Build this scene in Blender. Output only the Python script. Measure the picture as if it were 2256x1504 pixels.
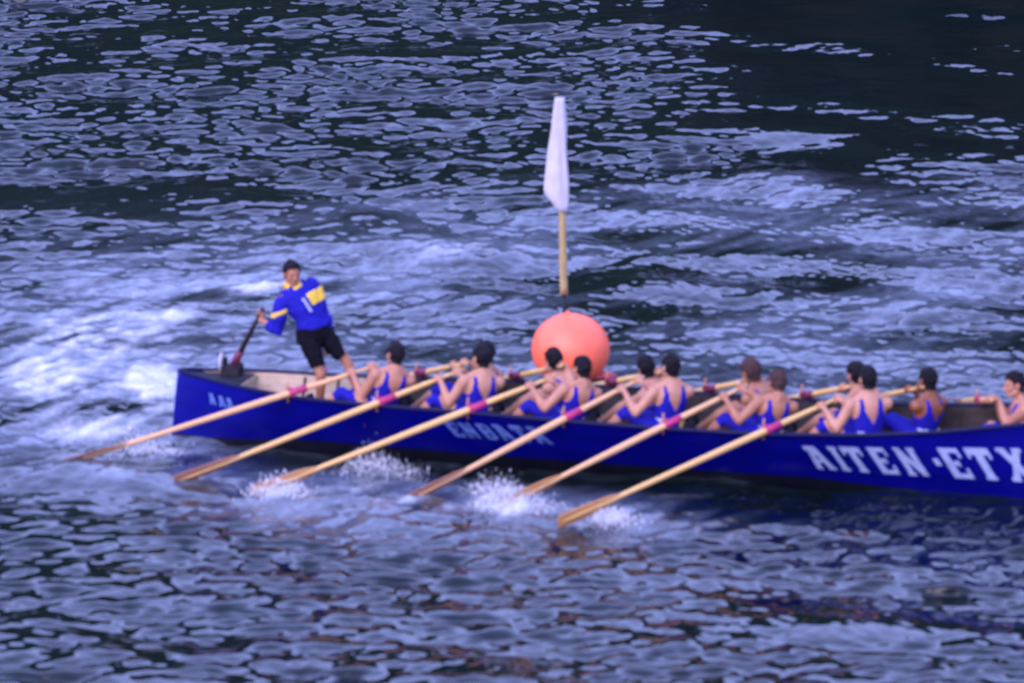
import bpy, bmesh, math, random
import numpy as np
from mathutils import Vector, Matrix, noise

random.seed(7)
rng = np.random.default_rng(11)
scene = bpy.context.scene
for o in list(bpy.data.objects):
    bpy.data.objects.remove(o)

# ------------------------------------------------------------------ camera
# boat frame = world frame: x from stern to bow, +y to the far side, z up, water at z = 0
PSI, EL, DIST, SPM = math.radians(16.5), math.radians(12.5), 75.0, 192.0
RX = np.array([math.cos(PSI), math.sin(PSI), 0.0])       # to the right in the view, level
RD = np.array([-math.sin(PSI), math.cos(PSI), 0.0])      # away from the viewer, level
TGT = np.array([2.15594, 5.47310, 0.0])
CAM = TGT + DIST * (-RD * math.cos(EL) + np.array([0, 0, math.sin(EL)]))
FWD = (TGT - CAM) / DIST
UP = np.cross(RX, FWD)
FPX = SPM * DIST
cd = bpy.data.cameras.new('camera')
cam = bpy.data.objects.new('camera', cd)
scene.collection.objects.link(cam)
cam.matrix_world = Matrix(((RX[0], UP[0], -FWD[0], CAM[0]), (RX[1], UP[1], -FWD[1], CAM[1]), (RX[2], UP[2], -FWD[2], CAM[2]), (0, 0, 0, 1)))
cd.sensor_width = 36.0
cd.lens = FPX / 2256.0 * 36.0
cd.clip_start, cd.clip_end = 0.5, 6000.0
cd.dof.use_dof = True                     # the long lens is focused a little behind the boat
cd.dof.focus_distance = 150.0
cd.dof.aperture_fstop = 2.7
scene.camera = cam


def ray(px, py):
    return FWD * FPX + RX * (px - 1128) - UP * (py - 752)


def on_z(px, py, z=0.0):
    v = ray(px, py)
    return CAM + v * ((z - CAM[2]) / v[2])


def on_y(px, py, y):
    v = ray(px, py)
    return CAM + v * ((y - CAM[1]) / v[1])


# ------------------------------------------------------------------ sky, sun, exposure
SUN_EL, SUN_AZ = math.radians(36), math.radians(195)
w = bpy.data.worlds.new("World")
scene.world = w
w.use_nodes = True
nt = w.node_tree
nt.nodes.clear()
sky = nt.nodes.new('ShaderNodeTexSky')
sky.sky_type = 'NISHITA'
sky.sun_disc = False
sky.sun_elevation = SUN_EL
sky.sun_rotation = SUN_AZ
sky.air_density = 1.5
sky.dust_density = 4.0
hue = nt.nodes.new('ShaderNodeMixRGB')
hue.blend_type = 'MIX'
hue.inputs[0].default_value = 0.55                # overcast veil
hue.inputs[2].default_value = (4.1, 4.75, 10.4, 1)
tint = nt.nodes.new('ShaderNodeMixRGB')
tint.blend_type = 'MULTIPLY'
tint.inputs[0].default_value = 1.0
tint.inputs[2].default_value = (1.10, 1.0, 1.85, 1)
nt.links.new(sky.outputs[0], tint.inputs[1])
nt.links.new(tint.outputs[0], hue.inputs[1])
bg = nt.nodes.new('ShaderNodeBackground')
bg.inputs[1].default_value = 0.15
nt.links.new(hue.outputs[0], bg.inputs[0])
wo = nt.nodes.new('ShaderNodeOutputWorld')
nt.links.new(bg.outputs[0], wo.inputs[0])

sl = bpy.data.lights.new('sun', 'SUN')
sl.energy = 0.55
sl.angle = math.radians(60)
sl.color = (1.0, 0.97, 0.98)
so = bpy.data.objects.new('sun', sl)
scene.collection.objects.link(so)
sdir = Vector((math.sin(SUN_AZ) * math.cos(SUN_EL), math.cos(SUN_AZ) * math.cos(SUN_EL), math.sin(SUN_EL)))
so.rotation_euler = sdir.to_track_quat('Z', 'Y').to_euler()
so.location = (0, 0, 40)

scene.view_settings.view_transform = 'Standard'
scene.view_settings.look = 'None'
scene.view_settings.exposure = 1.55
scene.view_settings.gamma = 1.0
scene.view_settings.use_curve_mapping = False


# ------------------------------------------------------------------ materials
def mat(name, col, rough=0.5, var=0.0, scale=8.0, spec=0.5, sss=0.0, bump=0.0, bscale=40.0, stretch=(1, 1, 1), metal=0.0):
    m = bpy.data.materials.new(name)
    m.use_nodes = True
    t = m.node_tree
    b = t.nodes['Principled BSDF']
    b.inputs['Base Color'].default_value = (*col, 1)
    b.inputs['Roughness'].default_value = rough
    b.inputs['Specular IOR Level'].default_value = spec
    b.inputs['Metallic'].default_value = metal
    if sss:
        b.inputs['Subsurface Weight'].default_value = sss
        b.inputs['Subsurface Radius'].default_value = (0.02, 0.008, 0.004)
    if var or bump:
        tc = t.nodes.new('ShaderNodeTexCoord')
        mp = t.nodes.new('ShaderNodeMapping')
        mp.inputs['Scale'].default_value = stretch
        t.links.new(tc.outputs['Object'], mp.inputs[0])
    if var:
        n = t.nodes.new('ShaderNodeTexNoise')
        n.inputs['Scale'].default_value = scale
        n.inputs['Detail'].default_value = 4
        t.links.new(mp.outputs[0], n.inputs[0])
        mr = t.nodes.new('ShaderNodeMapRange')
        mr.inputs[1].default_value = 0.3
        mr.inputs[2].default_value = 0.7
        mr.inputs[3].default_value = 1 - var
        mr.inputs[4].default_value = 1 + var
        t.links.new(n.outputs[0], mr.inputs[0])
        mx = t.nodes.new('ShaderNodeMixRGB')
        mx.blend_type = 'MULTIPLY'
        mx.inputs[0].default_value = 1
        mx.inputs[1].default_value = (*col, 1)
        t.links.new(mr.outputs[0], mx.inputs[2])
        t.links.new(mx.outputs[0], b.inputs['Base Color'])
    if bump:
        n2 = t.nodes.new('ShaderNodeTexNoise')
        n2.inputs['Scale'].default_value = bscale
        t.links.new(mp.outputs[0], n2.inputs[0])
        bp = t.nodes.new('ShaderNodeBump')
        bp.inputs['Strength'].default_value = bump
        bp.inputs['Distance'].default_value = 0.01
        t.links.new(n2.outputs[0], bp.inputs['Height'])
        t.links.new(bp.outputs[0], b.inputs['Normal'])
    return m


M_HULL = mat('blue_hull_paint', (0.0010, 0.0013, 0.1221), 0.28, 0.22, 2.0, 0.2, stretch=(0.5, 1, 3))
M_RAIL = mat('navy_rail', (0.003, 0.0035, 0.03), 0.5, 0.2, 6, 0.12)
M_DECK = mat('black_deck', (0.010, 0.010, 0.016), 0.65, 0.3, 9, 0.12)
M_WOOD = mat('varnished_wood', (0.36, 0.25, 0.13), 0.45, 0.22, 6, stretch=(1, 12, 12))
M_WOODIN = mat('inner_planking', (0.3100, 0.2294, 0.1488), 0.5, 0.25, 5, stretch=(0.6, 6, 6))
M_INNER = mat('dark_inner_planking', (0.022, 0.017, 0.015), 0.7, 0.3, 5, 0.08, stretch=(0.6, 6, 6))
M_BLADE = [mat('blade_orange_wood', (0.3450, 0.1650, 0.0525), 0.4, 0.2, 6, stretch=(1, 8, 8)), mat('blade_brown_wood', (0.2700, 0.1200, 0.0675), 0.4, 0.2, 6, stretch=(1, 8, 8))]
M_SHAFT = [mat('oar_pink_beige_wood', (0.4400, 0.2565, 0.1120), 0.45, 0.12, 5, stretch=(1, 10, 10)), mat('oar_golden_wood', (0.4600, 0.2850, 0.0920), 0.45, 0.12, 5, stretch=(1, 10, 10))]
M_PINK = mat('magenta_leather', (0.2520, 0.0072, 0.0720), 0.6, 0.2, 30)
M_PIN = mat('orange_pin_wood', (0.3000, 0.1200, 0.0300), 0.5, 0.2, 20)
M_DARKOAR = mat('dark_steering_wood', (0.014, 0.007, 0.008), 0.5, 0.3, 10, 0.15)
M_MAROON = mat('maroon_binding', (0.09, 0.006, 0.03), 0.6, 0.2, 20)
M_WHITE = mat('white_letter_paint', (0.2246, 0.2843, 0.4637), 0.55, 0.15, 12)
M_PALE = mat('faded_letter_paint', (0.0750, 0.1350, 0.3750), 0.55, 0.35, 10)
M_VEST = mat('blue_vest_cloth', (0.0034, 0.0029, 0.1901), 0.8, 0.15, 25, 0.2, bump=0.3)
M_YELLOW = mat('yellow_cloth', (0.5400, 0.3600, 0.0432), 0.8, 0.15, 25, 0.2, bump=0.3)
M_WCLOTH = mat('white_cloth', (0.3000, 0.3450, 0.4350), 0.85, 0.08, 20, 0.2, bump=0.3)
M_BLACK = mat('black_cloth', (0.004, 0.004, 0.007), 0.9, 0.2, 20, 0.05, bump=0.3)
M_SHOE = mat('black_shoe_leather', (0.005, 0.005, 0.009), 0.6, 0.2, 30, 0.1)
M_HAIR = mat('black_hair', (0.004, 0.0035, 0.006), 0.7, 0.3, 60, 0.12, bump=0.8, bscale=120)
M_HAIRB = mat('brown_hair', (0.032, 0.015, 0.014), 0.7, 0.3, 60, 0.2, bump=0.8, bscale=120)
M_EYE = mat('dark_eye', (0.02, 0.012, 0.01), 0.2)
M_LIP = mat('lip_skin', (0.40, 0.13, 0.11), 0.5)
SKINS = [mat('fair_skin', (0.2952, 0.1413, 0.0863), 0.55, 0.10, 9, 0.4, 0.05), mat('rosy_skin', (0.2775, 0.1229, 0.0731), 0.55, 0.12, 9, 0.4, 0.05),
         mat('light_tan_skin', (0.2361, 0.0995, 0.0509), 0.55, 0.12, 9, 0.4, 0.05), mat('brown_tanned_skin', (0.1518, 0.0468, 0.0158), 0.5, 0.12, 9, 0.4, 0.05)]
M_BUOY = mat('coral_buoy_skin', (0.7040, 0.1116, 0.0496), 0.5, 0.14, 3, 0.45, bump=0.15, bscale=5)
M_BUOYD = mat('dark_red_collar', (0.30, 0.02, 0.03), 0.5, 0.2, 8)
M_BAMBOO = mat('tan_pole', (0.2550, 0.1875, 0.0750), 0.55, 0.3, 9, stretch=(4, 4, 1))
M_FLAG = mat('white_flag_cloth', (0.3384, 0.3312, 0.3600), 0.9, 0.08, 8, 0.2)
M_FITTING = mat('dark_fitting', (0.010, 0.010, 0.015), 0.6, 0.2, 9, 0.15)


def obj(name, v, f, m, parent=None, smooth=True, loc=None):
    """one mesh object; v in world metres, moved into the frame of loc (or of the parent)"""
    base = np.array(parent.location if parent is not None and loc is None else (loc if loc is not None else (0, 0, 0)), float)
    if parent is not None and parent.parent is not None and loc is None:
        base = np.array(parent.location, float) + np.array(parent.parent.location, float)
    me = bpy.data.meshes.new(name)
    me.from_pydata((np.asarray(v, float) - base).tolist(), [], f if isinstance(f, list) else f.tolist())
    me.materials.append(m)
    if smooth:
        me.polygons.foreach_set('use_smooth', [True] * len(me.polygons))
    me.update()
    o = bpy.data.objects.new(name, me)
    scene.collection.objects.link(o)
    if parent is not None:
        o.parent = parent
    else:
        o.location = base
    return o


def empty(name, loc):
    o = bpy.data.objects.new(name, None)
    o.location = loc
    o.empty_display_size = 0.2
    scene.collection.objects.link(o)
    return o


def tag(o, label=None, cat=None, group=None, kind=None):
    for k, x in (('label', label), ('category', cat), ('group', group), ('kind', kind)):
        if x:
            o[k] = x
    return o


# ------------------------------------------------------------------ shapes
class Acc:
    def __init__(self):
        self.v, self.f = [], []

    def add(self, v, f):
        b = len(self.v)
        self.v.extend([tuple(map(float, p)) for p in v])
        self.f.extend([tuple(i + b for i in q) for q in f])
        return self


def frame(axis, hint=(0, 0, 1)):
    a = np.array(axis, float)
    a /= np.linalg.norm(a)
    h = np.array(hint, float)
    if abs(a @ h) > 0.97:
        h = np.array((1.0, 0.13, 0))
    x = np.cross(h, a)
    x /= np.linalg.norm(x)
    return x, np.cross(a, x), a


def rings(acc, cs, xs, ys, seg=12, cap=True):
    """tube through ring centres cs with the two half-axis vectors xs, ys"""
    v, f = [], []
    n = len(cs)
    for c, x, y in zip(cs, xs, ys):
        for k in range(seg):
            a = 2 * math.pi * k / seg
            v.append(np.array(c) + np.array(x) * math.cos(a) + np.array(y) * math.sin(a))
    for i in range(n - 1):
        for k in range(seg):
            k2 = (k + 1) % seg
            f.append((i * seg + k, i * seg + k2, (i + 1) * seg + k2, (i + 1) * seg + k))
    if cap:
        f.append(tuple(range(seg - 1, -1, -1)))
        f.append(tuple((n - 1) * seg + k for k in range(seg)))
    acc.add(v, f)


def capsule(acc, p0, r0, p1, r1, seg=12, mid=None):
    p0, p1 = np.array(p0, float), np.array(p1, float)
    x, y, a = frame(p1 - p0)
    L = np.linalg.norm(p1 - p0)
    st = [(-r0 * 0.98, r0 * 0.2), (-r0 * 0.8, r0 * 0.6), (-r0 * 0.45, r0 * 0.89), (0, r0)]
    for t, r in (mid or []):
        st.append((L * t, r))
    st += [(L, r1), (L + r1 * 0.45, r1 * 0.89), (L + r1 * 0.8, r1 * 0.6), (L + r1 * 0.98, r1 * 0.2)]
    rings(acc, [p0 + a * s for s, _ in st], [x * r for _, r in st], [y * r for _, r in st], seg)


def tube(acc, pts, rad, seg=10):
    pts = [np.array(p, float) for p in pts]
    x0 = None
    cs, xs, ys = [], [], []
    for i, p in enumerate(pts):
        t = pts[min(i + 1, len(pts) - 1)] - pts[max(i - 1, 0)]
        x, y, a = frame(t)
        r = rad[i] if hasattr(rad, '__len__') else rad
        cs.append(p)
        xs.append(x * r)
        ys.append(y * r)
    rings(acc, cs, xs, ys, seg)


def ellipsoid(acc, c, rx, ry, rz, seg=14, nr=9):
    """axes rx, ry, rz are vectors"""
    c, rx, ry, rz = (np.array(q, float) for q in (c, rx, ry, rz))
    cs, xs, ys = [], [], []
    for i in range(nr):
        t = -math.pi / 2 + math.pi * (i + 0.35) / (nr - 0.3)
        cs.append(c + rz * math.sin(t))
        xs.append(rx * math.cos(t))
        ys.append(ry * math.cos(t))
    rings(acc, cs, xs, ys, seg)


def box(acc, c, hx, hy, hz):
    c, hx, hy, hz = (np.array(q, float) for q in (c, hx, hy, hz))
    v = [c + sx * hx + sy * hy + sz * hz for sx in (-1, 1) for sy in (-1, 1) for sz in (-1, 1)]
    acc.add(v, [(0, 1, 3, 2), (4, 6, 7, 5), (0, 4, 5, 1), (2, 3, 7, 6), (0, 2, 6, 4), (1, 5, 7, 3)])


def remesh(acc, vox, smooth=3):
    """fuse overlapping closed shapes into one continuous skin"""
    me = bpy.data.meshes.new('tmp')
    me.from_pydata(acc.v, [], acc.f)
    bm = bmesh.new()
    bm.from_mesh(me)
    bmesh.ops.recalc_face_normals(bm, faces=bm.faces)
    bm.to_mesh(me)
    bm.free()
    o = bpy.data.objects.new('tmp', me)
    scene.collection.objects.link(o)
    a = o.modifiers.new('r', 'REMESH')
    a.mode = 'VOXEL'
    a.voxel_size = vox
    if smooth:
        s = o.modifiers.new('s', 'SMOOTH')
        s.factor = 0.5
        s.iterations = smooth
    dg = bpy.context.evaluated_depsgraph_get()
    dg.update()
    ev = o.evaluated_get(dg)
    m2 = ev.to_mesh()
    n = len(m2.vertices)
    v = np.empty(n * 3)
    m2.vertices.foreach_get('co', v)
    no = np.empty(n * 3)
    m2.vertices.foreach_get('normal', no)
    f = np.array([tuple(p.vertices) for p in m2.polygons], int)
    ev.to_mesh_clear()
    bpy.data.objects.remove(o)
    bpy.data.meshes.remove(me)
    return v.reshape(-1, 3), no.reshape(-1, 3), f


# ------------------------------------------------------------------ water
NX, NY, LX, LY, Y0 = 760, 1040, 17.6, 42.0, -16.5
ax_ = (np.arange(NX) / NX - 0.5) * LX
ay_ = np.arange(NY) / NY * LY + Y0
QX, QY = np.meshgrid(ax_, ay_)                     # level metres right of / beyond the aim point
PX = TGT[0] + QX * RX[0] + QY * RD[0]
PY = TGT[1] + QX * RX[1] + QY * RD[1]
kx = np.fft.fftfreq(NX, LX / NX) * 2 * math.pi
ky = np.fft.fftfreq(NY, LY / NY) * 2 * math.pi
KX, KY = np.meshgrid(kx, ky)
KK = np.hypot(KX, KY)
KK[0, 0] = 1e-6
TH = np.arctan2(KY, KX)


def field(spec, seed):
    g = np.random.default_rng(seed)
    h = np.fft.fft2(g.standard_normal((NY, NX))) * spec
    return h


def unit(h):
    a = np.real(np.fft.ifft2(h))
    return (a - a.mean()) / a.std()


def logbump(lam, sig):
    return np.exp(-(np.log(KK * lam / (2 * math.pi))) ** 2 / (2 * sig * sig))


def waves(lam, sig, th0, spread, slope, seed, chop=0.9):
    d = np.cos(TH - th0) ** 2
    s = logbump(lam, sig) * (spread + (1 - spread) * d ** 2) / KK
    h = field(s, seed)
    sx, sy = np.real(np.fft.ifft2(1j * KX * h)), np.real(np.fft.ifft2(1j * KY * h))
    g = slope / math.sqrt((sx ** 2 + sy ** 2).mean())
    h *= g
    return (np.real(np.fft.ifft2(h)), chop * np.real(np.fft.ifft2(-1j * KX / KK * h)), chop * np.real(np.fft.ifft2(-1j * KY / KK * h)))


n_big = unit(field(np.exp(-(KK * 1.6) ** 2 / 8), 3))
n_mid = unit(field(np.exp(-((KX * 0.42) ** 2 + (KY * 0.55) ** 2) / 8), 5))
n_str = unit(field(np.exp(-((KX * .53 + KY * .85) * .62) ** 2 / 4 - ((KX * .85 - KY * .53) * .10) ** 2 / 4), 13))
n_fine = unit(field(np.exp(-((KX * 0.10 + KY * 0.03) ** 2 + (KY * 0.16) ** 2) / 8), 9))
sm = lambda a, b, x: (lambda t: t * t * (3 - 2 * t))(np.clip((x - a) / (b - a), 0, 1))

# where the grid stands in the photograph's layout (used only to know where wake and foam lie on the water)
vx, vy, vz = PX - CAM[0], PY - CAM[1], -CAM[2]
dz_ = vx * FWD[0] + vy * FWD[1] + vz * FWD[2]
SX = 1128 + FPX * (vx * RX[0] + vy * RX[1]) / dz_
SY = 752 - FPX * (vx * UP[0] + vy * UP[1] + vz * UP[2]) / dz_

up_edge = np.interp(SX, [0, 300, 600, 900, 1500, 2256], [620, 520, 470, 440, 400, 395]) + 16 * n_big + 10 * n_mid
lo_edge = np.interp(SX, [0, 400, 800, 1300, 1700, 2256], [1060, 1110, 1160, 1180, 1150, 1130]) + 18 * n_big + 12 * n_mid
aer = sm(-25, 40, SY - up_edge) * (1 - sm(-30, 60, SY - lo_edge))          # churned band of the wake
low = sm(1150, 1300, SY) * sm(-50, 500, SX + 0.4 * (SY - 1200))           # breeze-ruffled water nearest the viewer
foam = np.zeros_like(SX)
PATCH = [(200, 810, 270, 150, .50), (190, 750, 190, 60, .95), (330, 850, 85, 60, 1.1), (110, 830, 110, 70, 1.0), (230, 930, 190, 40, .75), (560, 640, 120, 16, .95), (380, 690, 160, 22, .6), (300, 640, 200, 20, .35),
         (330, 985, 110, 22, .9), (150, 1010, 110, 20, .6), (230, 1045, 120, 16, .5), (440, 1050, 70, 16, .5), (620, 1075, 62, 22, 1.1), (820, 1010, 55, 34, .9),
         (820, 1075, 70, 36, .7), (710, 1040, 60, 20, .5), (910, 1110, 70, 15, .6), (1130, 1120, 85, 26, 1.1), (1100, 1075, 60, 28, .7), (1350, 1142, 48, 17, 1.1),
         (1255, 1155, 60, 12, .6), (1520, 1095, 120, 12, .5), (1850, 1118, 190, 13, .55), (1040, 562, 130, 12, .6), (760, 600, 120, 12, .35), (470, 1000, 110, 16, .5), (600, 880, 60, 18, .4)]
for cx, cy, rx, ry, s in PATCH:
    foam = np.maximum(foam, s * np.exp(-((SX - cx) / rx) ** 2 - ((SY - cy) / ry) ** 2))
foam = np.clip(foam * (0.78 + 0.20 * n_mid + 0.30 * n_str + 0.16 * n_fine), 0, 1)
foam = 0.5 * foam + 0.42 * sm(0.05, 1.0, foam)
veil = np.zeros_like(SX)                                   # thin milky froth trailing from the stern and the blades
for cx, cy, rx, ry, s in [(210, 780, 400, 190, 1.0), (350, 1000, 330, 70, .6), (640, 625, 340, 62, .7), (800, 1080, 330, 60, .6), (1150, 1110, 260, 50, .55), (1000, 560, 260, 30, .4), (1450, 1140, 250, 35, .35), (1500, 480, 500, 50, .2)]:
    veil = np.maximum(veil, s * np.exp(-((SX - cx) / rx) ** 2 - ((SY - cy) / ry) ** 2))
veil = np.clip(veil * (1 + .35 * n_str + .25 * n_mid), 0, 1)
wl_y = 958 + 0.0665 * (SX - 440) + 26
strip = sm(430, 560, SX) * np.exp(-((SY - wl_y - 14) / 34) ** 2) + .7 * sm(1350, 1600, SX) * np.exp(-((SY - wl_y - 55) / 45) ** 2)
strip = np.clip(strip, 0, 1)
aer *= 1 - .95 * strip
veil *= 1 - .92 * strip
foam *= 1 - .6 * strip
calm = sm(1250, 1700, SX + 1.1 * SY * 0 - 0.35 * SY) * (1 - sm(330, 400, SY - 12 * n_mid - 14 * n_big))

h1 = waves(0.60, 0.50, math.radians(88), 0.36, 0.112, 21, 0.25)
h4 = waves(0.50, 0.42, math.radians(-32), 0.06, 0.092, 24, 0.25)
h2 = waves(0.19, 0.45, math.radians(20), 0.30, 0.048, 22, 0.3)
h3 = waves(2.8, 0.35, math.radians(70), 0.35, 0.055, 23, 0.5)
n_pat = unit(field(np.exp(-((KX * 0.75) ** 2 + (KY * 0.55) ** 2) / 4), 17))
m1 = 1.0 + 0.28 * n_pat - 0.30 * aer - 0.45 * calm - 0.42 * calm
m2 = 1.0 + 0.6 * aer + 0.3 * low - 0.5 * calm
g14 = h1[0] + 0.9 * h4[0]
g14 = g14 * (1 + 0.22 * n_big)
H = g14 * m1 + h2[0] * m2 + h3[0] * (1 + 0.6 * aer)
DXq = (h1[1] + h4[1]) * m1 + h2[1] * m2 + h3[1]
DYq = (h1[2] + h4[2]) * m1 + h2[2] * m2 + h3[2] - 1.5 * np.tanh(H / 0.06) * 0.06      # crests lean towards the viewer, as the wind drives them
H += foam * (0.012 + 0.010 * n_fine)
for cx, cy, rx, ry, hh in [(825, 1040, 50, 22, .05), (620, 1078, 50, 16, .04), (1135, 1120, 70, 18, .04), (1345, 1143, 40, 12, .03)]:
    H += hh * np.exp(-((SX - cx) / rx) ** 2 - ((SY - cy) / ry) ** 2) * (0.7 + 0.4 * n_fine)
# calm the water where it meets the hull
edge = np.minimum(np.minimum(np.arange(NX), NX - 1 - np.arange(NX))[None, :] / 30.0, np.minimum(np.arange(NY), NY - 1 - np.arange(NY))[:, None] / 30.0)
edge = np.clip(edge, 0, 1)
WX = PX + (DXq * RX[0] + DYq * RD[0]) * edge
WY = PY + (DXq * RX[1] + DYq * RD[1]) * edge
WZ = H * edge
V = np.stack([WX, WY, WZ], -1).reshape(-1, 3)
idx = np.arange(NX * NY).reshape(NY, NX)
F4 = np.stack([idx[:-1, :-1], idx[:-1, 1:], idx[1:, 1:], idx[1:, :-1]], -1).reshape(-1, 4)


def q2w(qx, qy, z=0.0):
    return (TGT[0] + qx * RX[0] + qy * RD[0], TGT[1] + qx * RX[1] + qy * RD[1], z)


# open water round the modelled patch, out to the horizon, sharing its rim
xr0, xr1, yr0, yr1 = ax_[0], ax_[-1], ay_[0], ay_[-1]
B = 3500.0
extra = [q2w(*p) for p in [(-B, -B), (xr0, -B), (xr1, -B), (B, -B), (-B, yr0), (B, yr0), (-B, yr1), (B, yr1), (-B, B), (xr0, B), (xr1, B), (B, B)]]
nb = len(V)
c00, c10, c01, c11 = int(idx[0, 0]), int(idx[0, -1]), int(idx[-1, 0]), int(idx[-1, -1])
ext = [(nb, nb + 1, c00, nb + 4), (nb + 1, nb + 2, c10, c00), (nb + 2, nb + 3, nb + 5, c10), (nb + 4, c00, c01, nb + 6), (c10, nb + 5, nb + 7, c11),
       (nb + 6, c01, nb + 9, nb + 8), (c01, c11, nb + 10, nb + 9), (c11, nb + 7, nb + 11, nb + 10)]
V = np.vstack([V, np.array(extra)])
F4 = np.vstack([F4, np.array(ext)])
wm = bpy.data.meshes.new('water')
wm.vertices.add(len(V))
wm.vertices.foreach_set('co', V.astype(np.float32).ravel())
wm.loops.add(F4.size)
wm.loops.foreach_set('vertex_index', F4.astype(np.int32).ravel())
wm.polygons.add(len(F4))
wm.polygons.foreach_set('loop_start', np.arange(0, F4.size, 4, dtype=np.int32))
wm.polygons.foreach_set('use_smooth', np.ones(len(F4), bool))
wm.update(calc_edges=True)
for nm, arr in (('foam', foam), ('churn', np.clip(0.42 * aer * (1 + .55 * n_pat + .3 * n_str) + 1.2 * veil, 0, 2))):
    at = wm.attributes.new(nm, 'FLOAT', 'POINT')
    at.data.foreach_set('value', np.concatenate([arr.ravel(), np.zeros(len(extra))]).astype(np.float32))

mw = bpy.data.materials.new('harbour_water')
mw.use_nodes = True
t = mw.node_tree
t.nodes.clear()
N = t.nodes.new
L = t.links.new


def math_node(op, a, b=None, c=None, clamp=False):
    n = N('ShaderNodeMath')
    n.operation = op
    n.use_clamp = clamp
    for i, q in enumerate((a, b, c)):
        if q is None:
            continue
        if isinstance(q, (int, float)):
            n.inputs[i].default_value = q
        else:
            L(q, n.inputs[i])
    return n.outputs[0]


tc = N('ShaderNodeTexCoord')
mp = N('ShaderNodeMapping')
mp.inputs['Rotation'].default_value = (0, 0, -PSI)
mp.inputs['Scale'].default_value = (1.0, 0.6, 1.0)
L(tc.outputs['Object'], mp.inputs[0])
nz = N('ShaderNodeTexNoise')
nz.inputs['Scale'].default_value = 9
nz.inputs['Detail'].default_value = 5
L(mp.outputs[0], nz.inputs[0])
nf = N('ShaderNodeTexNoise')
nf.inputs['Scale'].default_value = 16
nf.inputs['Detail'].default_value = 6
nf.inputs['Roughness'].default_value = 0.65
L(mp.outputs[0], nf.inputs[0])
af = N('ShaderNodeAttribute')
af.attribute_name = 'foam'
ac = N('ShaderNodeAttribute')
ac.attribute_name = 'churn'
fm = math_node('ADD', af.outputs['Fac'], math_node('MULTIPLY', math_node('SUBTRACT', nf.outputs[0], 0.5), 1.1))
fmr = N('ShaderNodeMapRange')
fmr.interpolation_type = 'SMOOTHSTEP'
fmr.inputs[1].default_value = 0.05
fmr.inputs[2].default_value = 1.5
L(math_node('MULTIPLY', fm, math_node('GREATER_THAN', af.outputs['Fac'], 0.002)), fmr.inputs[0])
body = N('ShaderNodeMixRGB')
body.inputs[1].default_value = (0.0012, 0.0042, 0.0045, 1)
body.inputs[2].default_value = (0.135, 0.165, 0.215, 1)           # air bubbles stirred into the wake
L(math_node('MULTIPLY', ac.outputs['Fac'], nz.outputs[0], clamp=True), body.inputs[0])
bs = N('ShaderNodeBsdfPrincipled')
L(body.outputs[0], bs.inputs['Base Color'])
bs.inputs['IOR'].default_value = 1.333
L(math_node('MULTIPLY_ADD', ac.outputs['Fac'], 0.12, 0.04), bs.inputs['Roughness'])
bp = N('ShaderNodeBump')
bp.inputs['Strength'].default_value = 0.14
bp.inputs['Distance'].default_value = 0.02
L(nz.outputs[0], bp.inputs['Height'])
L(bp.outputs[0], bs.inputs['Normal'])
fo = N('ShaderNodeBsdfPrincipled')
fo.inputs['Base Color'].default_value = (0.46, 0.48, 0.52, 1)
fo.inputs['Roughness'].default_value = 0.7
L(bp.outputs[0], fo.inputs['Normal'])
mxs = N('ShaderNodeMixShader')
L(fmr.outputs[0], mxs.inputs[0])
L(bs.outputs[0], mxs.inputs[1])
L(fo.outputs[0], mxs.inputs[2])
out = N('ShaderNodeOutputMaterial')
L(mxs.outputs[0], out.inputs[0])
wm.materials.append(mw)
water = bpy.data.objects.new('water', wm)
scene.collection.objects.link(water)
tag(water, 'choppy dark green harbour water with pale wake round the boat', None, None, 'structure')

# ------------------------------------------------------------------ wooded shore beyond the top right, seen mirrored in the water
ns, nr_ = 160, 26
sv, sf = [], []
for i in range(ns):
    qx = 0.5 + 70.0 * i / (ns - 1)
    crest = 4.1 * sm(0.0, 4.0, np.array(qx - 0.5)).item() + 2.0 * sm(12, 60, np.array(qx)).item()
    for j in range(nr_):
        tt = j / (nr_ - 1)
        qy = 25.5 + 9.0 * tt ** 1.6 - 0.02 * qx
        z = -0.4 + (crest + 0.4) * (1 - (1 - tt) ** 2.2)
        p = Vector(q2w(qx, qy, z))
        k = noise.fractal(p * 0.55, 1.0, 2.0, 5)
        sv.append((p.x - RD[0] * k * 0.8, p.y - RD[1] * k * 0.8, z + 0.9 * k * min(1, tt * 4)))
for i in range(ns - 1):
    for j in range(nr_ - 1):
        a = i * nr_ + j
        sf.append((a, a + nr_, a + nr_ + 1, a + 1))
M_SHORE = mat('wet_dark_rock_and_scrub', (0.0042, 0.0060, 0.0048), 0.9, 0.5, 1.2, 0.1, bump=0.6, bscale=6)
shore = obj('shore', sv, sf, M_SHORE)
tag(shore, 'dark wooded shore beyond the water, mirrored at the upper right', None, None, 'structure')

# ------------------------------------------------------------------ wooded hills across the harbour
hv_, hf2 = [], []
nh, nq = 170, 22
for i in range(nh):
    qx = -260 + 520.0 * i / (nh - 1)
    top = 42.0 + 5.0 * noise.fractal(Vector((qx * .02, 3.1, 0)), 1.0, 2.0, 4) + 5 * sm(0, 90, np.array(qx)).item()
    for j in range(nq):
        tt = j / (nq - 1)
        p = Vector(q2w(qx, 78 + 40 * tt, 0))
        k = noise.fractal(p * 0.16, 1.0, 2.0, 5)
        hv_.append((p.x - RD[0] * k * 2, p.y - RD[1] * k * 2, -0.6 + top * (1 - (1 - tt) ** 2) + 1.5 * k * min(1, tt * 5)))
for i in range(nh - 1):
    for j in range(nq - 1):
        a = i * nq + j
        hf2.append((a, a + nq, a + nq + 1, a + 1))
M_HILL = mat('dark_wooded_slope', (0.0072, 0.0132, 0.0084), 0.95, 0.5, 0.5, 0.1, bump=0.6, bscale=2)
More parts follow.
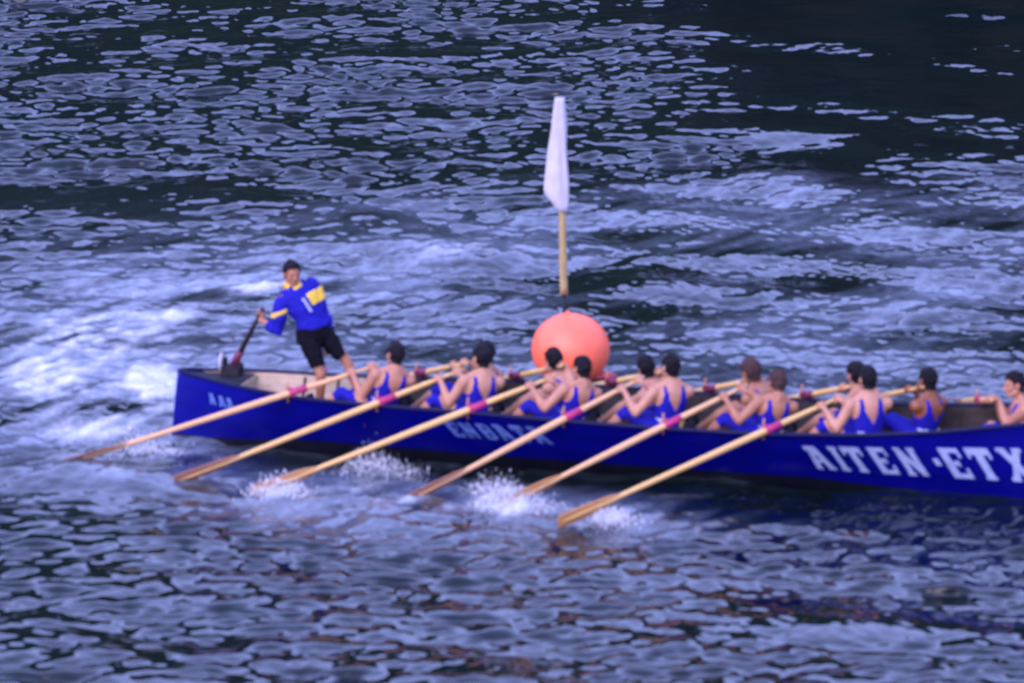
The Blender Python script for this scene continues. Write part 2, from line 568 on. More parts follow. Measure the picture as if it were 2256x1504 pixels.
tag(obj('hills', hv_, hf2, M_HILL), 'dark wooded hills across the harbour', None, None, 'structure')

# ------------------------------------------------------------------ the boat
KX_, KZ = [0, .5, 1.03, 1.55, 2.5, 3.56, 4.6, 5.7, 6.75, 7.77, 8.53, 9.42, 11, 12], [.715, .685, .66, .63, .635, .65, .64, .635, .64, .68, .74, .85, 1.05, 1.18]
KBX, KB = [0, .11, .4, .7, 1.03, 1.55, 2.55, 3.56, 4.6, 5.7, 6.75, 7.77, 8.53, 9.42, 10.5, 11.4, 12], [.03, .09, .23, .35, .45, .57, .70, .79, .84, .85, .82, .745, .65, .5, .29, .12, .03]


def smooth_interp(x, xs, ys):
    d = 0.18
    return (np.interp(x - d, xs, ys) + 2 * np.interp(x, xs, ys) + np.interp(x + d, xs, ys)) / 4 if d < x < 12 - d else float(np.interp(x, xs, ys))


zg = lambda x: float(smooth_interp(x, KX_, KZ))
hb = lambda x: float(smooth_interp(x, KBX, KB))
zk = lambda x: -0.20 + 0.14 * max(0, (x - 10.5) / 1.5) ** 2 + 0.1 * max(0, (0.6 - x) / 0.6) ** 2


def hull_pt(x, wv, side, inset=0.0):
    """wv 0 at the keel .. 1 at the gunwale"""
    z0, z1 = zk(x) + inset, zg(x)
    z = z0 + (z1 - z0) * wv
    e_ = 0.42 + 0.30 * min(max(x / 1.6, 0), 1) * min(max((10.2 - x) / 3.0, 0), 1)     # fuller ends, round bilge amidships
    y = max(hb(x) - inset, 0.004) * (max(wv, 0) ** e_ * 0.93 + 0.07 * wv)
    rake = (0.03 * (1 - wv) - 0.06 * wv) * math.exp(-x / 0.5) if x < 3 else 0.0
    return np.array([x - rake, side * y, z])


def hull_at_z(x, z, off):
    wv = (z - zk(x)) / (zg(x) - zk(x))
    p = hull_pt(x, wv, -1)
    du = hull_pt(x + .02, wv, -1) - hull_pt(x - .02, wv, -1)
    dv = hull_pt(x, wv + .02, -1) - hull_pt(x, wv - .02, -1)
    n = np.cross(du, dv)
    n /= np.linalg.norm(n)
    if n[1] > 0:
        n = -n
    return p + n * off


boat = empty('rowing_boat', (5.0, 0.0, 0.0))
tag(boat, 'long blue wooden racing rowing boat with white lettering on its side', 'rowing boat')
XS = np.concatenate([np.linspace(0, 1.2, 16), np.linspace(1.35, 10.8, 64), np.linspace(10.9, 12, 10)])
WS = np.linspace(0, 1, 15) ** 1.6


def hull_sheet(inset, flip, x0=0, x1=12):
    v, f = [], []
    xs = [x for x in XS if x0 <= x <= x1]
    rows = [(-1, w_) for w_ in WS[::-1]] + [(1, w_) for w_ in WS[1:]]
    for x in xs:
        for s, w_ in rows:
            v.append(hull_pt(x, w_, s, inset))
    n = len(rows)
    for i in range(len(xs) - 1):
        for k in range(n - 1):
            q = (i * n + k, (i + 1) * n + k, (i + 1) * n + k + 1, i * n + k + 1)
            f.append(q[::-1] if flip else q)
    return v, f


v, f = hull_sheet(0.0, True)
obj('hull', v, f, M_HULL, boat)
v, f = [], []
for x in XS:                                                      # bilge shade painted as a black skin, its edge falling towards the ends
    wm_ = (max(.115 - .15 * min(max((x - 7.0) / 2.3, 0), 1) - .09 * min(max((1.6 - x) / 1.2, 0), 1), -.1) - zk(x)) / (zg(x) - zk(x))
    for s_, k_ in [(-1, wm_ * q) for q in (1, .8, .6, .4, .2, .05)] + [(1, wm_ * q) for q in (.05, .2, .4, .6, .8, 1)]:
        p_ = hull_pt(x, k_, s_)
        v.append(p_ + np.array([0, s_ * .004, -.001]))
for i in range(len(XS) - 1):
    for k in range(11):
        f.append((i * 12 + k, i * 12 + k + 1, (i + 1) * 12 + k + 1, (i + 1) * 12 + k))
obj('painted_bilge_shade', v, f, mat('black_bilge_shade_paint', (0.004, 0.005, 0.012), 0.5, 0.3, 6, 0.2), boat)
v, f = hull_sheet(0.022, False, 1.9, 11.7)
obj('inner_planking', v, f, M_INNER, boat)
v, f = hull_sheet(0.022, False, 0.2, 1.96)
obj('stern_panelling', v, f, M_WOODIN, boat)
for side in (-1, 1):
    a = Acc()
    cs, xs, ys = [], [], []
    for x in XS:
        p = hull_pt(x, 1.0, side)
        cs.append(p + np.array([0, -side * 0.004, 0.004]))
        xs.append(np.array([0, 0.026, 0]))
        ys.append(np.array([0, 0, 0.021]))
    rings(a, cs, xs, ys, 8)
    obj('gunwale', a.v, a.f, M_RAIL, boat)
a = Acc()                                                         # stem and stern posts
tube(a, [hull_pt(0, w_, 1) * np.array([1, 0, 1]) + np.array([-.004, 0, 0]) for w_ in np.linspace(0, 1.02, 8)], 0.03, 8)
obj('sternpost', a.v, a.f, M_HULL, boat)
a = Acc()
tube(a, [hull_pt(12, w_, 1) * np.array([1, 0, 1]) + np.array([.004, 0, 0]) for w_ in np.linspace(0, 1.05, 8)], 0.03, 8)
obj('stem', a.v, a.f, M_HULL, boat)


def deck(name, x0, x1, dz, m, n=12):
    v, f = [], []
    for x in np.linspace(x0, x1, n):
        b_ = hb(x) - 0.012
        for yy in np.linspace(-1, 1, 7):
            v.append((x, yy * b_, zg(x) + dz + 0.02 * (1 - yy * yy)))
    for i in range(n - 1):
        for k in range(6):
            f.append((i * 7 + k, (i + 1) * 7 + k, (i + 1) * 7 + k + 1, i * 7 + k + 1))
    return obj(name, v, f, m, boat)


deck('stern_deck', 0.12, 0.80, -0.022, M_DECK)
deck('bow_deck', 10.4, 11.9, -0.022, M_DECK)
a = Acc()                                                         # bulkhead closing the stern deck
bw_ = [abs(hull_pt(.82, k_, 1, 0.03)[1]) for k_ in (.97, .45)]
bz_ = [hull_pt(.82, k_, 1, 0.03)[2] for k_ in (.97, .45)]
vb = [(0.80, y, z) for y, z in [(-bw_[0], bz_[0]), (bw_[0], bz_[0]), (bw_[1], bz_[1]), (-bw_[1], bz_[1])]]
a.add(vb + [(p[0] + .02, p[1], p[2]) for p in vb], [(0, 1, 2, 3), (7, 6, 5, 4), (0, 4, 5, 1), (1, 5, 6, 2), (2, 6, 7, 3), (3, 7, 4, 0)])
obj('bulkhead', a.v, a.f, M_WOODIN, boat, False)
v, f = [], []
fx = np.linspace(0.85, 10.4, 40)
for x in fx:
    wv = (0.16 - zk(x)) / (zg(x) - zk(x))
    yb = abs(hull_pt(x, wv, 1, 0.022)[1])
    v += [(x, -yb, 0.16), (x, yb, 0.16)]
for i in range(len(fx) - 1):
    f.append((2 * i, 2 * i + 2, 2 * i + 3, 2 * i + 1))
obj('floorboard', v, f, M_WOODIN, boat, False)
THX = [1.49, 2.53, 3.56, 4.62, 5.70, 6.77]
THW = [x + 0.92 for x in THX] + [8.20, 9.36]
for x in THW:
    zt = 0.385
    wv = (zt - zk(x)) / (zg(x) - zk(x))
    yb = abs(hull_pt(x, wv, 1, 0.022)[1]) - 0.004
    a = Acc()
    box(a, (x, 0, zt), (0.12, 0, 0), (0, yb, 0), (0, 0, 0.018))
    obj('thwart', a.v, a.f, M_WOODIN, boat, False)
    xs_ = x - 0.93
    if xs_ > 1.3:
        wv = (0.36 - zk(xs_)) / (zg(xs_) - zk(xs_))
        yb = abs(hull_pt(xs_, wv, 1, 0.022)[1]) - 0.05
        a = Acc()
        box(a, (xs_, 0, 0.36), (0.02, 0, 0.03), (0, yb * .86, 0), (-0.05, 0, 0.11))
        obj('foot_stretcher', a.v, a.f, M_DECK, boat, False)
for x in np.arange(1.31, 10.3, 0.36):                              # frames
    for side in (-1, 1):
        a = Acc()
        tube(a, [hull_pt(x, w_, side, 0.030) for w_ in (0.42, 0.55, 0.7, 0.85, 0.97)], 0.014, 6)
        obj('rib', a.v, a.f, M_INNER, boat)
a = Acc()                                                         # dark chock that carries the steering oar
box(a, (0.60, 0.13, 0.720), (0.10, 0, 0), (0, 0.09, 0), (0, 0, 0.055))
box(a, (0.52, 0.13, 0.80), (0.022, 0, 0), (0, 0.03, 0), (0, 0, 0.06))
box(a, (0.69, 0.13, 0.775), (0.022, 0, 0), (0, 0.03, 0), (0, 0, 0.04))
obj('steering_chock', a.v, a.f, M_FITTING, boat, False)
a = Acc()
tube(a, [(0.50, 0.02, 0.74), (0.50, 0.02, 0.84), (0.52, 0.02, 0.93)], [0.018, 0.016, 0.012], 8)
obj('stern_pin', a.v, a.f, mat('grey_pin', (0.35, 0.33, 0.36), 0.5), boat)

# ---- lettering: slab capitals as bars (x0, y0, x1, y1, half thickness across x at both ends)
G = {
    'A': (0.82, [((.30, 1), (.10, 0), .13), ((.42, 1), (.74, 0), .15), ((.02, .90), (.42, .90), -.09), ((.20, .36), (.62, .36), -.07), ((-.02, .05), (.26, .05), -.05), ((.56, .05), (.92, .05), -.05)]),
    'I': (0.50, [((.25, 1), (.25, 0), .14), ((.04, .94), (.46, .94), -.06), ((.04, .06), (.46, .06), -.06)]),
    'T': (0.82, [((.41, 1), (.41, 0), .14), ((0, .89), (.82, .89), -.11), ((.05, .8), (.05, .66), .05), ((.77, .8), (.77, .66), .05), ((.22, .05), (.60, .05), -.05)]),
    'E': (0.80, [((.17, 1), (.17, 0), .15), ((.1, .92), (.76, .92), -.08), ((.1, .08), (.78, .08), -.08), ((.2, .5), (.55, .5), -.07), ((.71, .85), (.71, .68), .06), ((.73, .15), (.73, .34), .06), ((.52, .60), (.52, .40), .05)]),
    'N': (0.86, [((.17, 1), (.17, 0), .12), ((.71, 1), (.71, 0), .12), ((.14, .98), (.74, .02), .13), ((.02, .95), (.30, .95), -.05), ((.0, .05), (.34, .05), -.05), ((.56, .95), (.88, .95), -.05)]),
    'X': (0.92, [((.14, 1), (.80, 0), .16), ((.78, 1), (.14, 0), .14), ((-.02, .94), (.34, .94), -.06), ((.58, .94), (.94, .94), -.06), ((-.02, .06), (.34, .06), -.06), ((.58, .06), (.96, .06), -.06)]),
    'B': (0.80, [((.17, 1), (.17, 0), .14), ((.05, .93), (.60, .93), -.07), ((.1, .52), (.62, .52), -.07), ((.05, .07), (.64, .07), -.07), ((.62, .92), (.68, .55), .10), ((.66, .5), (.72, .08), .11)]),
    '-': (0.5, [((.06, .52), (.44, .52), -.12)]),
}


def letter_quads(ch):
    out_ = []
    for (x0, y0), (x1, y1), th in G[ch][1]:
        if th > 0:
            out_.append([(x0 - th, y0), (x0 + th, y0), (x1 + th, y1), (x1 - th, y1)])
        else:
            out_.append([(x0, y0 - th), (x1, y1 - th), (x1, y1 + th), (x0, y0 + th)])
    return out_


def lettering(name, glyphs, shear, m, n=5):
    """glyphs: (char, x left at the top, width, z bottom, z top), painted on the near side"""
    a = Acc()
    lay = 0
    for ch, x0, wd, zb, zt in glyphs:
        gw = G[ch][0]
        for q in letter_quads(ch):
            lay += 1
            off = 0.005 + 0.0004 * (lay % 9)
            vv, ff = [], []
            for i in range(n + 1):
                for j in range(n + 1):
                    s, tt = i / n, j / n
                    p = (np.array(q[0]) * (1 - s) + np.array(q[1]) * s) * (1 - tt) + (np.array(q[3]) * (1 - s) + np.array(q[2]) * s) * tt
                    gx, gy = p
                    x = x0 + gx / gw * wd + shear * (1 - gy) * (zt - zb)
                    vv.append(hull_at_z(x, zb + gy * (zt - zb), off))
            for i in range(n):
                for j in range(n):
                    b_ = i * (n + 1) + j
                    ff.append((b_, b_ + 1, b_ + n + 2, b_ + n + 1))
            a.add(vv, ff)
    return obj(name, a.v, a.f, m, boat)


XA = lambda px: float(on_y(px, 1000, -0.60)[0])
big = []
for ch, p0, p1 in (('A', 1770, 1812), ('I', 1822, 1846), ('T', 1850, 1897), ('E', 1908, 1952), ('N', 1964, 2014), ('-', 2036, 2054), ('E', 2060, 2110), ('T', 2117, 2174), ('X', 2186, 2243)):
    tt = (p0 - 1770) / 470
    big.append((ch, XA(p0), (XA(p1) - XA(p0)) * .90, 0.235 - 0.035 * tt, 0.525 + 0.07 * tt))
lettering('lettering', big, 0.46, M_WHITE)
XB = lambda px: float(on_y(px, 950, -0.72)[0])
lettering('lettering', [(ch, XB(p), 0.132, 0.335, 0.515 + i * .006) for i, (ch, p) in enumerate(zip('ENBATA', (972, 1004, 1043, 1080, 1118, 1157)))], 0.62, M_PALE)
XC = lambda px: float(on_y(px, 880, -0.2)[0])
lettering('lettering', [('A', XC(458), 0.07, 0.42, 0.54), ('A', XC(483), 0.07, 0.41, 0.53), ('A', XC(503), 0.07, 0.40, 0.52)], 0.2, M_PALE)

# ------------------------------------------------------------------ oars
TIPS = [(130, 1025), (385, 1062), (555, 1088), (893, 1106), (1098, 1118), (1232, 1152)]
OARS = []


def make_oar(thole, tip, inboard, label, group, shaft_m, blade_m, roll=0.5, rad=0.036, blade_len=0.78, name='oar', sleeve=None):
    thole, tip = np.array(thole, float), np.array(tip, float)
    d = tip - thole
    Lo = np.linalg.norm(d)
    d /= Lo
    h0 = thole - d * inboard
    root = empty(name, tuple(thole))
    tag(root, label, 'oar', group)
    xs, ys, _ = frame(d)
    a = Acc()
    st = [(0, .0175), (.01, .019), (.30, .020), (.34, .026), (inboard, rad), (inboard + .6, rad * .97), (inboard + Lo - blade_len, rad * .72), (inboard + Lo - blade_len * .4, rad * .35), (inboard + Lo - .03, .004)]
    rings(a, [h0 + d * s for s, _ in st], [xs * r for _, r in st], [ys * r for _, r in st], 12)
    obj('shaft', a.v, a.f, shaft_m, root)
    wdir = ys * math.cos(roll) + xs * math.sin(roll)
    tdir = np.cross(d, wdir)
    a = Acc()
    prof = [(0, .018), (.10, .045), (.25, .068), (.5, .078), (.8, .082), (.97, .078), (1.0, .06)]
    cs = [tip - d * blade_len * (1 - s) + tdir * 0.02 * s * s for s, _ in prof]
    rings(a, cs, [wdir * hw for _, hw in prof], [tdir * (0.015 - 0.010 * s) for s, _ in prof], 14)
    obj('blade', a.v, a.f, blade_m, root)
    a = Acc()
    sl_ = [(-.165, .0005), (-.16, .005), (.03, .005), (.035, .0005)]
    rings(a, [thole + d * s for s, _ in sl_], [xs * (rad * .97 + e) for _, e in sl_], [ys * (rad * .97 + e) for _, e in sl_], 12)
    obj('leather_sleeve', a.v, a.f, sleeve or M_PINK, root)
    return dict(h0=h0, d=d, thole=thole, root=root, tip=tip)


def thole_set(x, side, z=None):
    p = hull_pt(x, 1.0, side)
    a = Acc()
    tube(a, [p + np.array([-.035, 0, -.06]), p + np.array([-.035, 0, .10]), p + np.array([-.030, 0, .17])], [.013, .012, .009], 8)
    obj('thole_pin', a.v, a.f, M_PIN, boat)
    a = Acc()
    c = p + np.array([0.0, 0, .05])
    pts = []
    for k in range(17):
        an = 2 * math.pi * k / 16
        pts.append(c + np.array([-.005 + .048 * math.cos(an), .02 * math.sin(2 * an), .045 * math.sin(an)]))
    tube(a, pts, 0.010, 6)
    obj('grommet', a.v, a.f, M_PINK, boat)
    return p + np.array([0.012, 0, 0.052])


W_NEAR = ['sternmost, passing under the cox at the pink sleeve', 'second from the stern, its brown blade in pale water', 'third from the stern, golden blade half under white splash',
          'fourth from the stern, crossing the small faded lettering', 'fifth from the stern, blade lost in white splash', 'foremost, orange blade flat on the water']
near, far = [], []
for i, x in enumerate(THX):
    p = thole_set(x, -1)
    tip = on_z(*TIPS[i], (0.03, .02, -.02, .0, -.03, .03)[i])
    near.append(make_oar(p, tip, 0.97, 'near side wooden oar, ' + W_NEAR[i], 'wooden oars on the near side of the boat', M_SHAFT[0 if i in (0, 3, 4) else 1], M_BLADE[1 if i in (0, 1, 3) else 0],
                         roll=[.9, .5, .3, .5, .4, .25][i]))
W_FAR = [None, 'far side oar of the second thwart, hidden behind the second rower', 'far side oar whose handle is left of the red buoy', 'far side oar held by the rower just right of the buoy',
         'far side oar held by the brown haired rower', 'far side oar held by the rower whose head overlaps his neighbour']
for i, x in enumerate(THX):
    if i == 0:
        far.append(None)
        continue
    p = thole_set(x, 1)
    nd = near[2]['tip'] - near[2]['thole']
    tip = p + np.array([nd[0] * .92, -nd[1] * 1.05, 0])
    tip[2] = -0.05
    far.append(make_oar(p, tip, 0.97, W_FAR[i], 'wooden oars on the far side of the boat', M_SHAFT[1], M_BLADE[0], roll=.4, sleeve=M_MAROON))
thole_set(1.49, 1)
p = thole_set(7.50, 1)
tip = p + np.array([-1.75, 1.5, 0])
tip[2] = -0.05
oar7 = make_oar(p, tip, 0.97, 'far side oar held by the brown skinned rower', 'wooden oars on the far side of the boat', M_SHAFT[1], M_BLADE[0], roll=.4, sleeve=M_MAROON)
p = thole_set(8.70, 1)
tip = on_y(2103, 884, 2.35)
oar8 = make_oar(p, tip, 0.84, 'pale oar lifted clear on the far side at the right edge', 'wooden oars on the far side of the boat', M_SHAFT[1], M_BLADE[0], roll=1.2, rad=.042)
# steering oar, over the far quarter
sp = np.array([0.62, 0.17, 0.80])
s_top = on_y(580, 678, 0.02)
sd_ = (sp - s_top) / np.linalg.norm(sp - s_top)
st_root = empty('steering_oar', tuple(sp))
tag(st_root, 'dark steering oar at the stern gripped by the standing cox', 'oar')
xs, ys, _ = frame(sd_)
a = Acc()
Ls = np.linalg.norm(sp - s_top)
st = [(0, .018), (.25, .02), (.27, .026), (Ls, .034), (Ls + .5, .03), (Ls + 1.3, .012)]
rings(a, [s_top + sd_ * s for s, _ in st], [xs * r for _, r in st], [ys * r for _, r in st], 12)
obj('shaft', a.v, a.f, M_DARKOAR, st_root)
a = Acc()
rings(a, [s_top + sd_ * (Ls + s) for s in (.5, .7, 1.3, 1.35)], [xs * r for r in (.02, .08, .085, .06)], [ys * .01] * 4, 12)
obj('blade', a.v, a.f, M_DARKOAR, st_root)
a = Acc()
rings(a, [s_top + sd_ * (Ls + s) for s in (-.16, -.155, .03, .035)], [xs * r for r in (.034, .042, .044, .034)], [ys * r for r in (.034, .042, .044, .034)], 12)
obj('binding', a.v, a.f, M_MAROON, st_root)


# ------------------------------------------------------------------ people
def grip_template(R):
    """right hand closed round a bar on the local z axis; palm on +x, thumb end at +z, fingers wrap over +y"""
    a = Acc()
    rp = R + 0.013
    box(a, (rp + .006, 0.0, 0), (0.013, 0, 0), (0, 0.034, 0), (0, 0, 0.041))
    capsule(a, (rp + .004, -.03, .03), .014, (rp + .004, -.03, -.03), .014)
    capsule(a, (rp + .004, .028, .034), .012, (rp + .004, .026, -.034), .011)
    capsule(a, (rp + .012, -.02, 0), .024, (rp + .03, -.075, 0), .026)
    for k, (z, r, ln) in enumerate(((.033, .0092, 1.0), (.011, .0096, 1.08), (-.011, .0092, 1.02), (-.032, .0080, .88))):
        rr = R + r
        p = [(math.cos(t_) * rr, math.sin(t_) * rr, z * (1 - .06 * j)) for j, t_ in enumerate(np.radians(np.array([58, 118, 180, 232]) * (0.75 + .25 * ln)))]
        p = [(rp + .004, .024, z)] + p
        for j in range(4):
            capsule(a, p[j], r * (1.05 - .07 * j), p[j + 1], r * (1.0 - .07 * j), 10)
    tp = [(rp + .008, -.035, .026)] + [(math.cos(t_) * (R + .012), math.sin(t_) * (R + .012), .046 + .004 * j) for j, t_ in enumerate(np.radians([-58, -108, -155]))]
    for j in range(3):
        capsule(a, tp[j], .0125 - .001 * j, tp[j + 1], .0115 - .001 * j, 10)
    v_, n_, f_ = remesh(a, 0.0042, 1)
    return v_, f_


def open_template():
    """relaxed right hand: wrist at the origin, fingers along +x, palm facing +y, thumb towards +z"""
    a = Acc()
    box(a, (.045, 0, 0), (.045, 0, 0), (0, .012, 0), (0, 0, .036))
    capsule(a, (-.02, 0, 0), .026, (.02, 0, 0), .026)
    for z, r, ln, st_ in ((.030, .009, .074, .09), (.010, .0095, .082, .094), (-.011, .009, .076, .091), (-.031, .008, .060, .085)):
        p = [(st_ - .01, 0, z), (st_ + ln * .42, .010, z * 1.05), (st_ + ln * .74, .026, z * 1.05), (st_ + ln * .92, .042, z * 1.04)]
        for j in range(3):
            capsule(a, p[j], r, p[j + 1], r * .92, 10)
    tp = [(.02, .004, .032), (.05, .014, .056), (.08, .022, .066), (.10, .028, .068)]
    for j in range(3):
        capsule(a, tp[j], .0125, tp[j + 1], .011, 10)
    v_, n_, f_ = remesh(a, 0.0045, 1)
    return v_, f_


def head_template():
    a = Acc()
    ellipsoid(a, (0, -.012, .03), (.075, 0, 0), (0, .094, 0), (0, 0, .094), 18, 12)
    ellipsoid(a, (0, .028, -.040), (.058, 0, 0), (0, .060, 0), (0, 0, .076), 16, 10)
    ellipsoid(a, (0, .064, -.098), (.024, 0, 0), (0, .022, 0), (0, 0, .020))
    capsule(a, (0, .084, .012), .010, (0, .108, -.026), .014)
    capsule(a, (-.012, .092, -.032), .010, (.012, .092, -.032), .010)
    capsule(a, (-.036, .074, .022), .014, (.036, .074, .022), .014)
    for s in (-1, 1):
        ellipsoid(a, (s * .040, .060, -.022), (.026, 0, 0), (0, .024, 0), (0, 0, .024))
        ellipsoid(a, (s * .078, -.008, -.008), (.011, 0, 0), (0, .026, .004), (0, -.004, .033))
        capsule(a, (s * .056, .0, -.062), .020, (s * .030, .062, -.086), .018)
    capsule(a, (-.02, .080, -.062), .011, (.02, .080, -.062), .011)
    capsule(a, (0, -.022, -.04), .052, (0, -.038, -.17), .056)
    return remesh(a, 0.0062, 3)


HEADT = head_template()
GRIP_OAR = grip_template(0.020)
HAND_OPEN = open_template()


def ik(a, b, l1, l2, pole):
    a, b, pole = (np.array(q, float) for q in (a, b, pole))
    d = b - a
    D = np.linalg.norm(d)
    u = d / D
    D2 = min(D, (l1 + l2) * .995)
    c = (l1 * l1 + D2 * D2 - l2 * l2) / (2 * D2)
    h = math.sqrt(max(l1 * l1 - c * c, 1e-6))
    p = pole - u * (pole @ u)
    p /= np.linalg.norm(p)
    return a + u * c * (D / D2) + p * h


nrm = lambda q: np.array(q, float) / np.linalg.norm(q)


def shell(name, v, n, f, mask, off, m, parent, amp=0.0, freq=10.0):
    """a garment: the masked part of a skin pushed out along its normals, with a turned-in hem"""
    fm_ = mask[f].all(axis=1)
    ff = f[fm_]
    if len(ff) < 4:
        return None
    used = np.unique(ff)
    re = -np.ones(len(v), int)
    re[used] = np.arange(len(used))
    o_ = np.full(len(used), off) if np.isscalar(off) else off[used]
    if amp:
        o_ = o_ + np.array([amp * noise.fractal(Vector(v[i] * freq), 1.0, 2.0, 3) for i in used])
    nv = v[used] + n[used] * o_[:, None]
    ff = re[ff]
    ed = {}
    for q in ff:
        for k in range(len(q)):
            e = (q[k], q[(k + 1) % len(q)])
            ed[e] = 1
    bd = [e for e in ed if (e[1], e[0]) not in ed]
    bi = sorted({i for e in bd for i in e})
    mp_ = {b: len(nv) + k for k, b in enumerate(bi)}
    low_ = v[used][bi] - n[used][bi] * 0.004
    faces = [tuple(q) for q in ff.tolist()] + [(e[1], e[0], mp_[e[0]], mp_[e[1]]) for e in bd]
    return obj(name, np.vstack([nv, low_]), faces, m, parent)


def place_hand(tpl, O, X, Y, Z):
    return tpl[0] @ np.array([X, Y, Z]) + np.array(O), tpl[1]


def person(base, hip, up_t, up_h, face_t, face_h, head_face, arms, legs, skin, hair_m, label, group=None, torso=1.0, kind='rower', nod=0.0, hair_off=0.012, neck_up=0.4):
    """arms: two dicts (right, left); legs: two dicts (right, left)"""
    a = Acc()
    hip = np.array(hip, float)
    up_t, up_h = nrm(up_t), nrm(up_h)
    rt = nrm(np.cross(nrm(face_t), up_t))
    rh = nrm(np.cross(nrm(face_h), up_h))
    prof = [(-.10, .10, .085), (-.04, .160, .115), (.05, .165, .118), (.16, .142, .102), (.27, .158, .112), (.37, .176, .120), (.44, .165, .108), (.49, .11, .085), (.54, .062, .062)]
    cs, xs, ys = [], [], []
    for s, hw, hd in prof:
        k = min(max((s + .05) / .45, 0), 1)
        u = nrm(up_h * (1 - k) + up_t * k)
        r = nrm(rh * (1 - k) + rt * k)
        fw = np.cross(u, r)
        bend = up_h * (min(s, .16)) + up_t * max(s - .16, 0)
        cs.append(hip + bend * torso)
        xs.append(r * hw * 1.10)
        ys.append(fw * hd * 1.06)
    rings(a, cs, xs, ys, 22)
    at = lambda s: hip + (up_h * min(s, .16) + up_t * max(s - .16, 0)) * torso
    ft = np.cross(up_t, rt)
    ellipsoid(a, at(.36) + ft * .055 + rt * .075, rt * .085, ft * .055, up_t * .075)      # chest
    ellipsoid(a, at(.36) + ft * .055 - rt * .075, rt * .085, ft * .055, up_t * .075)
    for s in (-1, 1):
        ellipsoid(a, at(.36) - ft * .055 + rt * s * .085, rt * .075, ft * .055, up_t * .10)  # shoulder blades
        ellipsoid(a, at(-.02) - np.cross(up_h, rh) * .06 + rh * s * .075, rh * .085, np.cross(up_h, rh) * .075, up_h * .085)
    hands = []
    limb = []
    for s, A in zip((1, -1), arms):
        sh = at(.425) + rt * s * .200 + np.array(A.get('sh', (0, 0, 0)))
        capsule(a, at(.55) + rt * s * .03 - ft * .01, .042, sh + up_t * .02 - rt * s * .02, .040)
        wr = np.array(A['wrist'], float)
        el_ = ik(sh, wr, .29, .265, A['pole'])
        capsule(a, sh - rt * s * .008, .072, sh + (el_ - sh) * .2, .063)
        capsule(a, sh, .060, el_, .044, 12, [(.35, .061), (.65, .054), (.9, .044)])
        capsule(a, el_, .045, wr, .030, 12, [(.22, .053), (.5, .045), (.85, .031)])
        limb.append((sh, el_, wr, .062))
        hands.append(A['hand'])
    for s, Lg in zip((1, -1), legs):
        hj = hip + rh * s * .09
        an = np.array(Lg['ankle'], float)
        kn = ik(hj, an, .44, .43, Lg['pole'])
        capsule(a, hj, .090, kn, .057, 14, [(.3, .086), (.6, .072), (.9, .058)])
        capsule(a, kn, .058, an, .038, 12, [(.12, .055), (.28, .060), (.5, .050), (.8, .038)])
        toe = np.array(Lg['toe'], float)
        fd = nrm(toe - an)
        capsule(a, an + fd * -.03 - np.array(Lg['sole']) * -.045, .034, toe - np.array(Lg['sole']) * -.04, .030, 12, [(.5, .040)])
        Lg['kn'] = kn
        Lg['hj'] = hj
    bv, bn, bf = remesh(a, 0.0125, 2)
    # head on its neck
    hf = nrm(head_face)
    hu = nrm(up_t * (1 - neck_up) + np.array([0, 0, neck_up]))
    hr = nrm(np.cross(hf, hu))
    hu = np.cross(hr, hf)
    if nod:
        c_, s_ = math.cos(nod), math.sin(nod)
        hf, hu = hf * c_ - hu * s_, hu * c_ + hf * s_
    hc = at(.545) + hu * .135 + hf * .035
    R3 = np.array([hr, hf, hu])
    hv, hn, hf_ = (HEADT[0] * 1.07) @ R3 + hc, HEADT[1] @ R3, HEADT[2]
    V_, F_ = [bv, hv], [bf.tolist(), (hf_ + len(bv)).tolist()]
    nb_ = len(bv) + len(hv)
    for hd in hands:
        v1, f1 = place_hand(*hd)
        V_.append(v1)
        F_.append((f1 + nb_).tolist())
        nb_ += len(v1)
    body = obj('person', np.vstack(V_), sum(F_, []), skin, None, loc=tuple(base))
    tag(body, label, 'person', group)
    # hair
    lv = HEADT[0]
    line = np.interp(lv[:, 1], [-.10, -.05, -.02, .012, .030, .055, .075], [-.095, -.085, -.035, -.010, .030, .062, .068])
    hm = (lv[:, 2] > line) & ~((np.abs(lv[:, 0]) > .078) & (lv[:, 2] < .03)) & (lv[:, 2] > -.12)
    shell('hair', hv, hn, hf_, hm, hair_off + .004, hair_m, body, 0.016, 22 + 9 * math.sin(hip[0] * 7))
    for s in (-1, 1):
        e = Acc()
        ellipsoid(e, hc + hr * s * .031 + hf * .0835 + hu * .003, hr * .0125, hf * .008, hu * .0065, 8, 6)
        obj('eye', e.v, e.f, M_EYE, body)
    e = Acc()
    ellipsoid(e, hc + hf * .091 - hu * .063, hr * .022, hf * .006, hu * .007, 8, 6)
    obj('mouth', e.v, e.f, M_LIP, body)
    # torso coordinates of every skin vertex
    rel = bv - hip
    # split at the bend
    sU = rel @ up_h
    t_ = np.where(sU < .16 * torso, sU, .16 * torso + (rel - up_h * .16 * torso) @ up_t) / torso
    axis = np.array([at(x) for x in np.clip(t_, -.2, .6)])
    kk = np.clip((t_ + .05) / .45, 0, 1)[:, None]
    rr = rh * (1 - kk) + rt * kk
    rr /= np.linalg.norm(rr, axis=1)[:, None]
    uu = up_h * (1 - kk) + up_t * kk
    uu /= np.linalg.norm(uu, axis=1)[:, None]
    fr = np.cross(uu, rr)
    A_ = ((bv - axis) * rr).sum(1)
    B_ = ((bv - axis) * fr).sum(1)

    def seg_d(p, q):
        d = q - p
        k = np.clip(((bv - p) @ d) / (d @ d), 0, 1)
        return np.linalg.norm(bv - p - k[:, None] * d, axis=1), k
    dthigh, kth = [], []
    dshin = []
